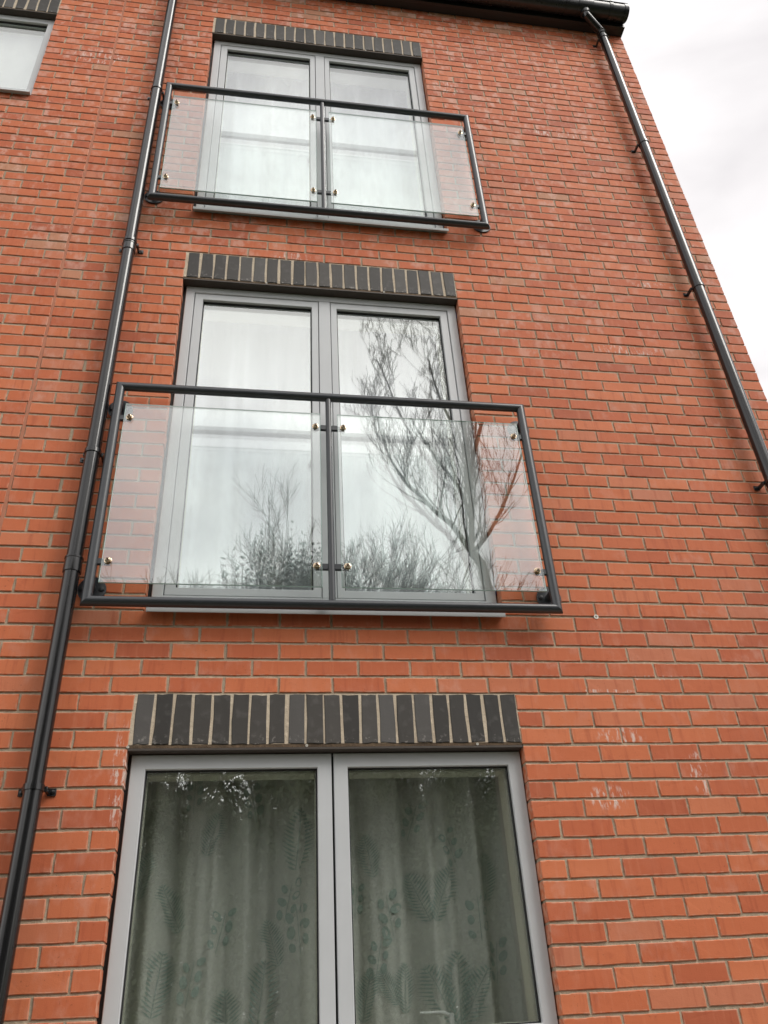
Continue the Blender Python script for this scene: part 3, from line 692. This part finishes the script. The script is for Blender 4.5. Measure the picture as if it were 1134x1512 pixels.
limb([fork, (716, 800), (745, 740), (765, 680), (775, 640)], .038, .013, 3, 1.4, 2)
tr = empty('bare_tree', base); tag(tr, 'tall bare tree with a leaning forked trunk, mirrored in the middle window', 'tree')
mb.obj('branches', 'bark', tr, True)
def bare_mesh(seed, h):
    g_ = random.Random(seed); m = MB(); p = Vector((0, 0, -.1)); P = [p]
    for i in range(6): p = p + Vector((g_.gauss(0, .12), g_.gauss(0, .12), h * .115)); P.append(p)
    m.tube(P, [.15 - .018 * i for i in range(7)], 8, 0, False)
    for i in range(44):
        t = g_.uniform(2.0, 6); k = min(5, int(t)); b = P[k].lerp(P[k + 1], t - k); an = g_.uniform(0, 6.28)
        d = Vector((math.cos(an), math.sin(an), .35 + .25 * t / 6)).normalized()
        grow(m, b, d, h * g_.uniform(.10, .17) * (1.25 - .08 * t), .026, 3, g_, .16, .0042, (4, 4, 5))
    return m.mesh('branches', 'bark', True), max(v[2] for v in m.v)
bms = [bare_mesh(s_, 11.5) for s_ in (1, 2)]
G2 = 'bare trees across the ground from the building'
for i, (x, y, ht) in enumerate([(-4.6, -15.5, 12.6), (-2.9, -14.6, 12.2), (-1.4, -15.6, 12.6), (-.2, -15.2, 12.8), (.7, -15.8, 13.8), (1.5, -15.0, 14.2), (2.3, -15.8, 14.6), (3.2, -15.4, 14.0), (4.3, -16, 14.2), (5.6, -15, 13.4), (7.2, -16, 13.2), (9.5, -15, 13)]):
    e2 = empty('bare_tree', (x, y, GZ)); tag(e2, 'bare twiggy tree in the far row facing the building', 'tree', G2)
    me, top = bms[i % 2]; sc = ht / top
    o = bpy.data.objects.new('branches', me); COL.objects.link(o); o.parent = e2; o.scale = (sc * .85, sc * .85, sc); o.rotation_euler = (0, 0, i * 1.3)
def evergreen_mesh(seed, h, r):
    g_ = random.Random(seed); m = MB(); cl = []
    for i in range(120):
        z = h * g_.uniform(.05, 1) ** .9; rr = r * (1.05 - .75 * (z / h) ** 1.6) * g_.uniform(.25, 1) ** .5; an = g_.uniform(0, 6.28)
        cl.append((Vector((math.cos(an) * rr, math.sin(an) * rr, z)), g_.uniform(.35, .75)))
    for c, s_ in cl:
        for k in range(260):
            p = c + Vector((g_.gauss(0, 1), g_.gauss(0, 1), g_.gauss(0, .8))) * s_ * .5
            a = Vector((g_.gauss(0, 1), g_.gauss(0, 1), g_.gauss(0, 1))).normalized(); b = a.orthogonal().normalized(); b = (b * math.cos(k) + a.cross(b) * math.sin(k)); q = g_.uniform(.035, .065)
            m.add([p - a * q, p + b * q * .55, p + a * q, p - b * q * .55], [(0, 1, 2, 3)])
    return m.mesh('crown', 'leaf')
ems = [evergreen_mesh(s_, h, r) for s_, h, r in ((31, 7.8, 1.9), (32, 7.0, 2.1))]
trm = MB(); trm.tube([(0, 0, -.1), (.05, .02, 2), (0, .06, 5)], [.16, .12, .05], 8); trme = trm.mesh('trunk', 'bark', True)
for i, (x, y, sc) in enumerate([(-4.4, -13.2, .86), (-1.7, -12.8, .80), (1.3, -14.2, 1.42), (2.7, -12.9, .80), (4.9, -13.3, .84), (7.3, -12.8, .94), (-3.2, -17.2, .82), (-.4, -17.4, .93), (3.6, -17.3, .90), (6.4, -17.5, .9), (9.2, -17.2, .9), (-5.6, -19, .85), (-1.9, -19.3, .98), (1.0, -19, .94), (2.4, -19.2, .98), (5.2, -19, .96), (8.0, -19.4, .9)]):
    e3 = empty('evergreen_tree', (x, y, GZ)); tag(e3, 'dark leafy evergreen tree in the row facing the building', 'tree', 'evergreen trees across the ground from the building')
    for nm, me in (('crown', ems[i % 2]), ('trunk', trme)):
        o = bpy.data.objects.new(nm, me); COL.objects.link(o); o.parent = e3; o.scale = (sc, sc, sc); o.rotation_euler = (0, 0, i * 2.1)

hm = MB(); g_ = random.Random(77)
for k in range(60000):
    x = g_.uniform(-7, 11); z = (4.3 + .4 * math.sin(x * 1.7) + .25 * math.sin(x * 4.1)) * g_.random() ** .9 + g_.gauss(0, .15); p = Vector((x, -11.2 + g_.gauss(0, .30), GZ + max(.02, z)))
    a = Vector((g_.gauss(0, 1), g_.gauss(0, 1), g_.gauss(0, 1))).normalized(); b = a.orthogonal().normalized(); q = g_.uniform(.04, .075)
    hm.add([p - a * q, p + b * q * .6, p + a * q, p - b * q * .6], [(0, 1, 2, 3)])
he = empty('hedge', (2, -11.2, GZ)); tag(he, 'tall dense dark green hedge facing the building across the ground', 'hedge')
hm.obj('foliage', 'leaf', he)
for hx in range(-6, 11, 2):
    hs = MB(); hs.tube([(hx, -11.2, GZ - .05), (hx + .08, -11.15, GZ + 1.4), (hx, -11.2, GZ + 2.8)], [.05, .04, .015], 6); hs.obj('stem', 'bark', he, True)
